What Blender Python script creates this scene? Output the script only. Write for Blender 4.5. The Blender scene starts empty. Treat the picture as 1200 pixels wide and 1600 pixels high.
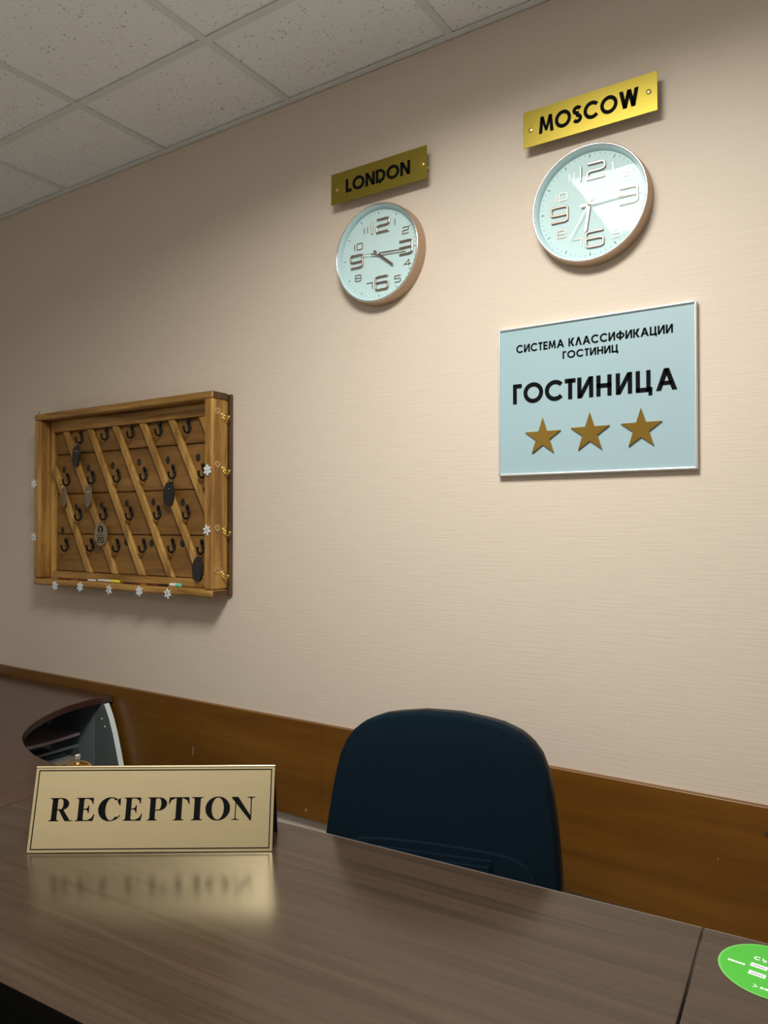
import bpy, bmesh, math, random
from mathutils import Vector, Matrix
random.seed(4)
PI = math.pi
scn = bpy.context.scene
COL = scn.collection

# ---------------------------------------------------------------- camera
CAM_F = 1162.1            # focal length in pixels of a 1200x1600 frame
yaw, pitch, roll = 0.5768, 0.0152, -0.0006
cd = bpy.data.cameras.new('camera'); cam = bpy.data.objects.new('camera', cd); COL.objects.link(cam)
fw = Vector((-math.sin(yaw)*math.cos(pitch), math.cos(yaw)*math.cos(pitch), math.sin(pitch)))
rt = Vector((math.cos(yaw), math.sin(yaw), 0)); up = rt.cross(fw)
rt, up = math.cos(roll)*rt + math.sin(roll)*up, -math.sin(roll)*rt + math.cos(roll)*up
m = Matrix((rt, up, -fw)).transposed().to_4x4(); m.translation = (2.1559, -1.8724, 1.4165)
cam.matrix_world = m
cd.sensor_fit = 'VERTICAL'; cd.sensor_height = 32.0; cd.sensor_width = 24.0; cd.lens = CAM_F/1600*32.0
cd.clip_start = 0.02
scn.camera = cam

# ---------------------------------------------------------------- world, light levels, exposure
w = bpy.data.worlds.new('world'); scn.world = w; w.use_nodes = True
w.node_tree.nodes['Background'].inputs[0].default_value = (0.5, 0.55, 0.6, 1)
w.node_tree.nodes['Background'].inputs[1].default_value = 0.05
PANEL_WATTS = 24.0          # LED ceiling panels with prismatic covers: light thrown mostly downwards
PANEL_SPREAD = 160          # degrees
PANEL_COLOUR = (1.0, 0.985, 0.91)
PANELS = [(1.472, -1.277, 1.0), (1.472, -3.677, .06), (-.328, -3.677, .06)]
scn.view_settings.view_transform = 'Standard'
scn.view_settings.look = 'None'
scn.view_settings.gamma = 1.0
scn.view_settings.use_curve_mapping = False
scn.view_settings.exposure = 1.05

CEIL = 2.803
RX0, RX1, RY0 = -2.1, 4.2, -4.25

# ---------------------------------------------------------------- materials
def new_mat(name):
    mt = bpy.data.materials.new(name); mt.use_nodes = True
    nt = mt.node_tree
    return mt, nt, nt.nodes['Principled BSDF']
def plain(name, col, rough=0.5, metal=0.0, spec=0.5, noise=0.0, nscale=60, bump=0.0, coat=0.0):
    mt, nt, b = new_mat(name)
    b.inputs['Base Color'].default_value = (*col, 1)
    b.inputs['Roughness'].default_value = rough
    b.inputs['Metallic'].default_value = metal
    b.inputs['Specular IOR Level'].default_value = spec
    b.inputs['Coat Weight'].default_value = coat
    tc = nt.nodes.new('ShaderNodeTexCoord'); n = nt.nodes.new('ShaderNodeTexNoise')
    n.inputs['Scale'].default_value = nscale; n.inputs['Detail'].default_value = 4
    nt.links.new(tc.outputs['Object'], n.inputs['Vector'])
    mx = nt.nodes.new('ShaderNodeMix'); mx.data_type = 'RGBA'
    mx.inputs['A'].default_value = (*[c*(1-noise) for c in col], 1)
    mx.inputs['B'].default_value = (*[min(1, c*(1+noise)) for c in col], 1)
    nt.links.new(n.outputs['Fac'], mx.inputs['Factor']); nt.links.new(mx.outputs['Result'], b.inputs['Base Color'])
    if bump:
        bp = nt.nodes.new('ShaderNodeBump'); bp.inputs['Strength'].default_value = bump; bp.inputs['Distance'].default_value = 0.002
        nt.links.new(n.outputs['Fac'], bp.inputs['Height']); nt.links.new(bp.outputs['Normal'], b.inputs['Normal'])
    return mt
def ramp(nt, stops):
    r = nt.nodes.new('ShaderNodeValToRGB'); e = r.color_ramp.elements
    e[0].position, e[0].color = stops[0][0], (*stops[0][1], 1)
    e[1].position, e[1].color = stops[-1][0], (*stops[-1][1], 1)
    for p, c in stops[1:-1]:
        k = e.new(p); k.color = (*c, 1)
    return r
def wood(name, dark, mid, light, axis='x', rough=0.4, scale=1.0, coat=0.0, contrast=1.0, rot=0.0, spec=0.5, stretch=14, knots=False, bump=.06):
    mt, nt, b = new_mat(name)
    tc = nt.nodes.new('ShaderNodeTexCoord'); mp = nt.nodes.new('ShaderNodeMapping')
    s = {'x': (1, stretch, stretch), 'y': (stretch, 1, stretch), 'z': (stretch, stretch, 1)}[axis]
    mr = nt.nodes.new('ShaderNodeMapping'); mr.inputs['Rotation'].default_value = (0, 0, rot)
    nt.links.new(tc.outputs['Object'], mr.inputs['Vector'])
    mp.inputs['Scale'].default_value = [v*scale for v in s]
    nt.links.new(mr.outputs['Vector'], mp.inputs['Vector'])
    n1 = nt.nodes.new('ShaderNodeTexNoise'); n1.inputs['Scale'].default_value = 1.3; n1.inputs['Detail'].default_value = 5; n1.inputs['Distortion'].default_value = 0.6
    n2 = nt.nodes.new('ShaderNodeTexNoise'); n2.inputs['Scale'].default_value = 7; n2.inputs['Detail'].default_value = 6; n2.inputs['Roughness'].default_value = .65
    for n in (n1, n2): nt.links.new(mp.outputs['Vector'], n.inputs['Vector'])
    ad = nt.nodes.new('ShaderNodeMath'); ad.operation = 'MULTIPLY_ADD'; ad.inputs[1].default_value = 0.45
    sb = nt.nodes.new('ShaderNodeMath'); sb.operation = 'SUBTRACT'; sb.inputs[1].default_value = 0.5
    nt.links.new(n2.outputs['Fac'], sb.inputs[0]); nt.links.new(sb.outputs[0], ad.inputs[0]); nt.links.new(n1.outputs['Fac'], ad.inputs[2])
    d = 0.2/contrast
    r = ramp(nt, [(0.5-d, dark), (0.5, mid), (0.5+d, light)])
    nt.links.new(ad.outputs[0], r.inputs['Fac'])
    out = r.outputs['Color']
    if knots:
        v = nt.nodes.new('ShaderNodeTexVoronoi'); v.inputs['Scale'].default_value = 5.5
        m2 = nt.nodes.new('ShaderNodeMapping'); m2.inputs['Scale'].default_value = [.75 if k > 2 else .45 for k in s]
        nt.links.new(tc.outputs['Object'], m2.inputs['Vector']); nt.links.new(m2.outputs['Vector'], v.inputs['Vector'])
        r2 = ramp(nt, [(0.035, (.28, .28, .28)), (.06, (.55, .5, .5)), (0.1, (1, 1, 1))])
        nt.links.new(v.outputs['Distance'], r2.inputs['Fac'])
        ml = nt.nodes.new('ShaderNodeMix'); ml.data_type = 'RGBA'; ml.blend_type = 'MULTIPLY'; ml.inputs['Factor'].default_value = 1
        nt.links.new(out, ml.inputs['A']); nt.links.new(r2.outputs['Color'], ml.inputs['B']); out = ml.outputs['Result']
    nt.links.new(out, b.inputs['Base Color'])
    b.inputs['Roughness'].default_value = rough; b.inputs['Coat Weight'].default_value = coat; b.inputs['Coat Roughness'].default_value = .15
    b.inputs['Specular IOR Level'].default_value = spec
    bp = nt.nodes.new('ShaderNodeBump'); bp.inputs['Strength'].default_value = bump; bp.inputs['Distance'].default_value = 0.001
    nt.links.new(n2.outputs['Fac'], bp.inputs['Height']); nt.links.new(bp.outputs['Normal'], b.inputs['Normal'])
    return mt
def wallpaper(name, col, axis='x'):
    mt, nt, b = new_mat(name)
    tc = nt.nodes.new('ShaderNodeTexCoord')
    mp = nt.nodes.new('ShaderNodeMapping'); mp.inputs['Scale'].default_value = (9, 9, 240)
    nt.links.new(tc.outputs['Object'], mp.inputs['Vector'])
    n = nt.nodes.new('ShaderNodeTexNoise'); n.inputs['Scale'].default_value = 1.0; n.inputs['Detail'].default_value = 2
    nt.links.new(mp.outputs['Vector'], n.inputs['Vector'])
    m2 = nt.nodes.new('ShaderNodeMapping'); m2.inputs['Scale'].default_value = (260, 260, 30)
    nt.links.new(tc.outputs['Object'], m2.inputs['Vector'])
    n2 = nt.nodes.new('ShaderNodeTexNoise'); n2.inputs['Scale'].default_value = 1.0; n2.inputs['Detail'].default_value = 2
    nt.links.new(m2.outputs['Vector'], n2.inputs['Vector'])
    ad = nt.nodes.new('ShaderNodeMath'); ad.operation = 'MULTIPLY_ADD'; ad.inputs[1].default_value = .45
    nt.links.new(n2.outputs['Fac'], ad.inputs[0]); nt.links.new(n.outputs['Fac'], ad.inputs[2])
    r = ramp(nt, [(.45, [c*.97 for c in col]), (.95, [min(1, c*1.02) for c in col])])
    nt.links.new(ad.outputs[0], r.inputs['Fac']); nt.links.new(r.outputs['Color'], b.inputs['Base Color'])
    bp = nt.nodes.new('ShaderNodeBump'); bp.inputs['Strength'].default_value = .35; bp.inputs['Distance'].default_value = .0015
    nt.links.new(ad.outputs[0], bp.inputs['Height']); nt.links.new(bp.outputs['Normal'], b.inputs['Normal'])
    b.inputs['Roughness'].default_value = .62; b.inputs['Specular IOR Level'].default_value = .3
    return mt
def ceiling_tile():
    mt, nt, b = new_mat('mineral_tile')
    tc = nt.nodes.new('ShaderNodeTexCoord')
    n0 = nt.nodes.new('ShaderNodeTexNoise'); n0.inputs['Scale'].default_value = 30
    nt.links.new(tc.outputs['Object'], n0.inputs['Vector'])
    mxv = nt.nodes.new('ShaderNodeMix'); mxv.data_type = 'RGBA'; mxv.blend_type = 'LINEAR_LIGHT'; mxv.inputs['Factor'].default_value = .02
    nt.links.new(tc.outputs['Object'], mxv.inputs['A']); nt.links.new(n0.outputs['Color'], mxv.inputs['B'])
    v = nt.nodes.new('ShaderNodeTexVoronoi'); v.inputs['Scale'].default_value = 98; v.inputs['Randomness'].default_value = 1
    nt.links.new(mxv.outputs['Result'], v.inputs['Vector'])
    # each cell holds one pit; its size follows the cell's own random value
    sp = nt.nodes.new('ShaderNodeSeparateColor'); nt.links.new(v.outputs['Color'], sp.inputs['Color'])
    ml = nt.nodes.new('ShaderNodeMath'); ml.operation = 'MULTIPLY_ADD'; ml.inputs[1].default_value = .34; ml.inputs[2].default_value = -.10
    nt.links.new(sp.outputs['Red'], ml.inputs[0])
    df = nt.nodes.new('ShaderNodeMath'); df.operation = 'SUBTRACT'
    nt.links.new(v.outputs['Distance'], df.inputs[0]); nt.links.new(ml.outputs[0], df.inputs[1])
    r = ramp(nt, [(0.0, (.40, .40, .39)), (.07, (.88, .90, .92))])
    nt.links.new(df.outputs[0], r.inputs['Fac']); nt.links.new(r.outputs['Color'], b.inputs['Base Color'])
    bp = nt.nodes.new('ShaderNodeBump'); bp.inputs['Strength'].default_value = .4; bp.inputs['Distance'].default_value = .002
    nt.links.new(df.outputs[0], bp.inputs['Height']); nt.links.new(bp.outputs['Normal'], b.inputs['Normal'])
    b.inputs['Roughness'].default_value = .9; b.inputs['Specular IOR Level'].default_value = .15
    return mt
def emitter(name, col, s):
    mt, nt, b = new_mat(name)
    b.inputs['Base Color'].default_value = (.9, .9, .9, 1)
    b.inputs['Emission Color'].default_value = (*col, 1); b.inputs['Emission Strength'].default_value = s
    return mt
def clear_glass():
    mt, nt, b = new_mat('clear_glass')
    tr = nt.nodes.new('ShaderNodeBsdfTransparent'); gl = nt.nodes.new('ShaderNodeBsdfGlossy'); gl.inputs['Roughness'].default_value = .005
    fr = nt.nodes.new('ShaderNodeFresnel'); fr.inputs['IOR'].default_value = 1.2
    mx = nt.nodes.new('ShaderNodeMixShader'); nt.links.new(fr.outputs[0], mx.inputs[0]); nt.links.new(tr.outputs[0], mx.inputs[1]); nt.links.new(gl.outputs[0], mx.inputs[2])
    nt.links.new(mx.outputs[0], nt.nodes['Material Output'].inputs['Surface'])
    nt.nodes.remove(b)
    return mt
def brushed(name, col, rough, axis='x', amt=.1):
    mt, nt, b = new_mat(name)
    tc = nt.nodes.new('ShaderNodeTexCoord'); mp = nt.nodes.new('ShaderNodeMapping')
    mp.inputs['Scale'].default_value = (6, 900, 900) if axis == 'x' else (900, 900, 6)
    nt.links.new(tc.outputs['Object'], mp.inputs['Vector'])
    n = nt.nodes.new('ShaderNodeTexNoise'); n.inputs['Scale'].default_value = 1; n.inputs['Detail'].default_value = 3
    nt.links.new(mp.outputs['Vector'], n.inputs['Vector'])
    r = ramp(nt, [(.3, [c*(1-amt) for c in col]), (.7, [min(1, c*(1+amt)) for c in col])])
    nt.links.new(n.outputs['Fac'], r.inputs['Fac']); nt.links.new(r.outputs['Color'], b.inputs['Base Color'])
    b.inputs['Metallic'].default_value = 1; b.inputs['Roughness'].default_value = rough
    return mt

M = {}
M['wall'] = wallpaper('pink_beige_wallpaper', (.66, .565, .475))
M['tile'] = ceiling_tile()
M['tbar'] = plain('ceiling_grid_white', (.73, .76, .76), .5, noise=.03)
M['void'] = plain('ceiling_void', (.05, .05, .05), .9)
M['floor'] = wood('pale_floor_laminate', (.58, .56, .53), (.64, .62, .59), (.70, .68, .65), 'x', .4)
M['wall_plain'] = wallpaper('pale_wallpaper', (.74, .69, .64))
M['band'] = wood('honey_brown_laminate', (.105, .039, .0035), (.150, .058, .0052), (.19, .082, .0085), 'x', .38, scale=.9, contrast=.75, stretch=11)
M['desk'] = wood('wenge_laminate_along', (.030, .0185, .0115), (.046, .0300, .0200), (.062, .0415, .0285), 'x', .20, spec=.5, scale=1.1, contrast=.7, stretch=34)
M['desk_y'] = wood('wenge_laminate_across', (.036, .0165, .0110), (.054, .0260, .0180), (.072, .0365, .026), 'y', .20, spec=.5, scale=1.1, contrast=.7, stretch=34)
M['desk_edge'] = plain('desk_edge_highlight', (.20, .165, .14), .3, noise=.1)
M['desk_dark'] = plain('dark_desk_panel', (.003, .0028, .0028), .9, spec=.04, noise=.1)
M['grey_panel'] = plain('grey_laminate', (.115, .135, .135), .5, noise=.06)
M['grey_edge'] = plain('pale_edge_band', (.74, .84, .84), .4, noise=.03)
M['slate'] = plain('slate_blue_panel', (.16, .20, .22), .5, noise=.08)
M['plum'] = plain('dark_plum_shelf', (.38, .30, .35), .4, noise=.08)
M['tan'] = plain('tan_edge_band', (.32, .24, .16), .5, noise=.08)
M['pine_x'] = wood('stained_pine_along', (0.1783, 0.0780, 0.0154), (0.3177, 0.1620, 0.0374), (0.4650, 0.2700, 0.0748), 'x', .42, scale=1.6, contrast=1.3, stretch=12, knots=True)
M['pine_z'] = wood('stained_pine_upright', (0.2093, 0.0960, 0.0198), (0.3720, 0.1920, 0.0440), (0.5270, 0.3000, 0.0825), 'z', .42, scale=1.6, contrast=1.3, stretch=12, knots=True)
M['pine_dark'] = wood('dark_pine', (.05, .024, .009), (.075, .037, .013), (.11, .056, .02), 'z', .5, scale=1.6, stretch=10)
M['board'] = wood('back_board_pine', (0.1350, 0.0598, 0.0123), (0.2295, 0.1105, 0.0256), (0.3172, 0.1664, 0.0427), 'x', .5, scale=1.5, stretch=7, contrast=.8)
M['slat'] = wood('slat_pine', (0.2325, 0.1110, 0.0220), (0.4030, 0.2145, 0.0506), (0.5425, 0.3225, 0.0902), 'z', .4, scale=1.6, contrast=1.3, stretch=9)
M['iron'] = plain('blackened_iron', (.012, .014, .016), .38, .6, noise=.2)
M['bronze_disc'] = plain('dark_number_disc', (.028, .024, .018), .5, .3, noise=.3)
M['brass'] = plain('bright_brass', (.80, .63, .20), .22, 1.0)
M['light_wood'] = plain('pale_wood_disc', (.50, .31, .12), .5, noise=.1)
M['burnt'] = plain('burnt_mark', (.05, .025, .01), .7)
M['white_foam'] = plain('white_glitter_foam', (.78, .82, .86), .6, noise=.12, nscale=900)
M['ice'] = plain('pale_blue_foam', (.55, .68, .80), .6, noise=.15, nscale=900)
M['gold'] = brushed('brushed_gold', (.34, .265, .045), .42, amt=.06)
M['gold_star'] = brushed('mirror_gold', (.46, .30, .065), .2, amt=.03)
M['sign_gold'] = brushed('matte_gold_sheet', (.78, .66, .41), .42, amt=.025)
M['ink'] = plain('black_ink', (.004, .0045, .005), .8, spec=.08)
M['ink_sheet'] = plain('black_sheet', (.01, .01, .011), .5)
M['sign_face'] = plain('pale_blue_grey_sheet', (.33, .47, .52), .35, noise=.02, nscale=3)
M['alu'] = plain('satin_aluminium', (.80, .83, .84), .35, .75)
M['dial'] = plain('white_dial', (.53, .69, .70), .9, spec=.04, noise=.01)
M['rim_in'] = plain('white_bezel', (.50, .65, .68), .7, spec=.1)
M['rose'] = plain('rose_gold', (.80, .56, .43), .3, 1.0)
M['copper_case'] = plain('copper_lacquer', (.50, .36, .25), .42, .5)
M['silver'] = plain('silver_rim', (.85, .84, .82), .2, 1.0)
M['numeral'] = plain('rose_gold_numeral', (.46, .33, .28), .28, 1.0)
M['numeral_core'] = plain('numeral_core', (.80, .80, .80), .25, 1.0)
M['tick'] = plain('grey_print', (.05, .06, .06), .6)
M['glass'] = clear_glass()
M['fabric'] = plain('navy_black_fabric', (.0018, .0080, .0145), .9, spec=.1, noise=.35, nscale=700, bump=.25)
M['plastic'] = plain('black_plastic', (.012, .012, .013), .4)
M['chrome'] = plain('chrome', (.85, .85, .85), .08, 1.0)
M['bell_gold'] = plain('polished_brass_dome', (.85, .60, .25), .18, 1.0)
M['green'] = plain('green_vinyl', (.055, .41, .035), .4, noise=.03)
M['green_rim'] = plain('pale_green_vinyl', (.15, .48, .10), .4)
M['white_vinyl'] = plain('white_vinyl', (.80, .86, .80), .45)
M['grey_ink'] = plain('grey_ink', (.25, .24, .33), .5)
M['fob_dark'] = plain('black_key_fob', (.012, .012, .014), .35)
M['fob_grey'] = plain('greyish_wooden_fob', (.21, .165, .11), .45, noise=.15)
M['steel'] = plain('key_steel', (.65, .64, .6), .25, 1.0)
M['blue_plastic'] = plain('dark_blue_plastic', (.03, .06, .09), .35)
for nm, c in dict(red=(.16, .02, .015), yellow=(.75, .70, .05), white=(.75, .76, .72), black=(.012, .012, .012), mint=(.2, .62, .42)).items():
    M['pen_'+nm] = plain(nm+'_pen_plastic', c, .35)

# ---------------------------------------------------------------- mesh helpers
def quad_box(bm, x0, x1, y0, y1, z0, z1):
    v = [bm.verts.new((x, y, z)) for z in (z0, z1) for y in (y0, y1) for x in (x0, x1)]
    for f in ((0, 2, 3, 1), (4, 5, 7, 6), (0, 1, 5, 4), (2, 6, 7, 3), (0, 4, 6, 2), (1, 3, 7, 5)):
        bm.faces.new([v[i] for i in f])
    return v
def prism(bm, pts, d0, d1, plane='xz'):
    """extrude a simple 2D outline between two depths; plane xz -> depth is y, xy -> depth is z"""
    if plane == 'xz': mk = lambda p, d: (p[0], d, p[1])
    elif plane == 'xy': mk = lambda p, d: (p[0], p[1], d)
    else: mk = lambda p, d: (d, p[0], p[1])
    a = [bm.verts.new(mk(p, d0)) for p in pts]; b = [bm.verts.new(mk(p, d1)) for p in pts]
    n = len(pts)
    bm.faces.new(a); bm.faces.new(b[::-1])
    for i in range(n): bm.faces.new((a[i], b[i], b[(i+1) % n], a[(i+1) % n]))
def tube(bm, pts, r, seg=8, caps=True):
    pts = [Vector(p) for p in pts]; rings = []
    rr = r if isinstance(r, (list, tuple)) else [r]*len(pts)
    ref = Vector((0, 0, 1))
    for i, p in enumerate(pts):
        t = (pts[min(i+1, len(pts)-1)]-pts[max(i-1, 0)]).normalized()
        a = t.cross(ref)
        if a.length < 1e-3: a = t.cross(Vector((1, 0, 0)))
        a.normalize(); b = t.cross(a)
        rings.append([bm.verts.new(p+(a*math.cos(k*2*PI/seg)+b*math.sin(k*2*PI/seg))*rr[i]) for k in range(seg)])
    for i in range(len(rings)-1):
        for k in range(seg):
            bm.faces.new((rings[i][k], rings[i][(k+1) % seg], rings[i+1][(k+1) % seg], rings[i+1][k]))
    if caps: bm.faces.new(rings[0][::-1]); bm.faces.new(rings[-1])
def lathe(bm, prof, seg=48, axis='z', c=(0, 0, 0), caps=True):
    """prof: list of (radius, height)"""
    rings = []
    for r, h in prof:
        ring = []
        for k in range(seg):
            a = 2*PI*k/seg; x, y = r*math.cos(a), r*math.sin(a)
            p = (x, y, h) if axis == 'z' else ((x, h, y) if axis == 'y' else (h, x, y))
            ring.append(bm.verts.new(Vector(p)+Vector(c)))
        rings.append(ring)
    for i in range(len(rings)-1):
        for k in range(seg):
            bm.faces.new((rings[i][k], rings[i][(k+1) % seg], rings[i+1][(k+1) % seg], rings[i+1][k]))
    if caps and prof[0][0] > 1e-6: bm.faces.new(rings[0][::-1])
    if caps and prof[-1][0] > 1e-6: bm.faces.new(rings[-1])
def ball(bm, c, r, sx=1, sy=1, sz=1):
    g = bmesh.ops.create_uvsphere(bm, u_segments=14, v_segments=9, radius=r)
    for v in g['verts']: v.co = Vector((v.co.x*sx, v.co.y*sy, v.co.z*sz))+Vector(c)
def obj(name, bm, mat, parent=None, smooth=False, bevel=0, loc=None, seg=2, angle=40):
    bmesh.ops.remove_doubles(bm, verts=bm.verts, dist=1e-6)
    bmesh.ops.recalc_face_normals(bm, faces=bm.faces)
    me = bpy.data.meshes.new(name); bm.to_mesh(me); bm.free()
    o = bpy.data.objects.new(name, me); COL.objects.link(o)
    for x in (mat if isinstance(mat, (list, tuple)) else [mat]): me.materials.append(x)
    if parent: o.parent = parent
    if loc: o.location = loc
    if smooth:
        for p in me.polygons: p.use_smooth = True
        me.set_sharp_from_angle(angle=math.radians(angle))
    if bevel:
        b = o.modifiers.new('bevel', 'BEVEL'); b.width = bevel; b.segments = seg; b.limit_method = 'ANGLE'; b.angle_limit = math.radians(40)
        b.harden_normals = False
    return o
def new(): return bmesh.new()
def box(name, mat, x0, x1, y0, y1, z0, z1, parent=None, bevel=0, seg=2):
    bm = new(); quad_box(bm, x0, x1, y0, y1, z0, z1); return obj(name, bm, mat, parent, bevel=bevel, seg=seg)
def tag(o, label, cat, group=None):
    o['label'] = label; o['category'] = cat
    if group: o['group'] = group
    return o
def thing(name, label, cat, loc=(0, 0, 0), rotz=0, group=None):
    o = bpy.data.objects.new(name, None); COL.objects.link(o); o.empty_display_size = .1
    o.location = loc; o.rotation_euler = (0, 0, rotz)
    return tag(o, label, cat, group)
def struct(o): o['kind'] = 'structure'; return o

# ---------------------------------------------------------------- lettering (outlines drawn here; cap height 1)
def arc(cx, cy, rx, ry, a0, a1, n=20):
    return [(cx+rx*math.cos(math.radians(a0+(a1-a0)*i/n)), cy+ry*math.sin(math.radians(a0+(a1-a0)*i/n))) for i in range(n+1)]
def stroke_quads(pts, t, closed=False):
    n = len(pts); L, R = [], []
    P = [Vector(p) for p in pts]
    for i in range(n):
        a = P[i-1] if (i > 0 or closed) else None
        c = P[(i+1) % n] if (i < n-1 or closed) else None
        d1 = (P[i]-a).normalized() if a is not None else None
        d2 = (c-P[i]).normalized() if c is not None else None
        if d1 is None: d1 = d2
        if d2 is None: d2 = d1
        n1 = Vector((-d1.y, d1.x)); n2 = Vector((-d2.y, d2.x)); mm = (n1+n2)
        if mm.length < .2: mm = n1.copy()
        else: mm = mm.normalized()/max(.45, mm.normalized().dot(n1))
        L.append(P[i]+mm*t/2); R.append(P[i]-mm*t/2)
    q = []
    for i in range(n if closed else n-1):
        j = (i+1) % n
        q.append([L[i], L[j], R[j], R[i]])
    return q
def dg(xa, xb, t, y0=0, y1=1): return [(xa, y0), (xa+t, y0), (xb+t, y1), (xb, y1)]
def rc(x0, x1, y0, y1): return [(x0, y0), (x1, y0), (x1, y1), (x0, y1)]
def sans(ch, t=.18):
    """geometric sans capitals: returns (width, list of polygons)"""
    h = t/2; S = stroke_quads; d = t*1.12
    if ch in 'OО': w = 1.04; return w, S(arc(w/2, .5, w/2-h, .515-h, 0, 354, 40), t, True)
    if ch in 'CС': w = .94; return w, S(arc(.52, .5, .52-h, .515-h, 42, 318, 34), t)
    if ch == 'L': return .50, [rc(0, t, 0, 1), rc(t, .5, 0, t)]
    if ch == 'N': w = .78; return w, [rc(0, t, 0, 1), rc(w-t, w, 0, 1), [(0, 1), (t*1.1, 1), (w, 0), (w-t*1.1, 0)]]
    if ch == 'D': w = .80; return w, S([(h, h), (.32, h)]+arc(.32, .5, w-.32-h, .5-h, -90, 90, 18)+[(h, 1-h)], t, True)
    if ch in 'MМ':
        w = .96; return w, [dg(0, .10, t), dg(w-t, w-t-.10, t), [(.10, 1), (.10+t, 1), (w/2+h*.7, .12), (w/2-h*.7, .12)], [(w-.10-t, 1), (w-.10, 1), (w/2+h*.7, .12), (w/2-h*.7, .12)]]
    if ch == 'S':
        w = .60; return w, S(arc(.30, .745, .27-h*.7, .255-h+.015, 25, 270, 18)+arc(.30, .265, .30-h, .275-h+.005, 84, -158, 18), t)
    if ch == 'W':
        w = 1.14; return w, [dg(.22, 0, d), dg(.22, .48, d), dg(.22+.50, .48, d), dg(.72, w-d, d)]
    if ch == 'Г': return .48, [rc(0, t, 0, 1), rc(t, .48, 1-t, 1)]
    if ch == 'Т': w = .54; return w, [rc(0, w, 1-t, 1), rc(w/2-h, w/2+h, 0, 1)]
    if ch == 'И': w = .78; return w, [rc(0, t, 0, 1), rc(w-t, w, 0, 1), [(0, 0), (t*1.1, 0), (w, 1), (w-t*1.1, 1)]]
    if ch == 'Н': w = .74; return w, [rc(0, t, 0, 1), rc(w-t, w, 0, 1), rc(0, w, .5-h, .5+h)]
    if ch == 'Ц': w = .74; return w+.04, [rc(0, t, 0, 1), rc(w-t-.03, w-.03, 0, 1), rc(0, w+.05, 0, t), rc(w+.05-t*.9, w+.05, -.17, t)]
    if ch == 'А': w = .94; return w, [dg(0, w/2-d*.5, d), dg(w-d, w/2-d*.5, d), rc(.22, w-.22, .24, .24+t*.9)]
    if ch == 'Л': w = .82; return w, [dg(0, w/2-d*.5, d), dg(w-d, w/2-d*.5, d)]
    if ch == 'Е': w = .56; return w, [rc(0, t, 0, 1), rc(0, w, 1-t, 1), rc(0, w, 0, t), rc(0, w-.03, .5-h, .5+h)]
    if ch == 'К': w = .74; return w, [rc(0, t, 0, 1), dg(t*.9, w-d*1.25, d*1.2, .42, 1), [(w-d*1.15, 0), (w+.02, 0), (t*.9+d*1.1, .52), (t*.9, .52)]]
    if ch == 'Ф': w = 1.0; return w, [rc(w/2-h, w/2+h, -.04, 1.06)] + S(arc(w/2, .5, w/2-h, .37-h, 0, 354, 36), t, True)
    if ch == ' ': return .34, []
    raise KeyError(ch)
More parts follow.
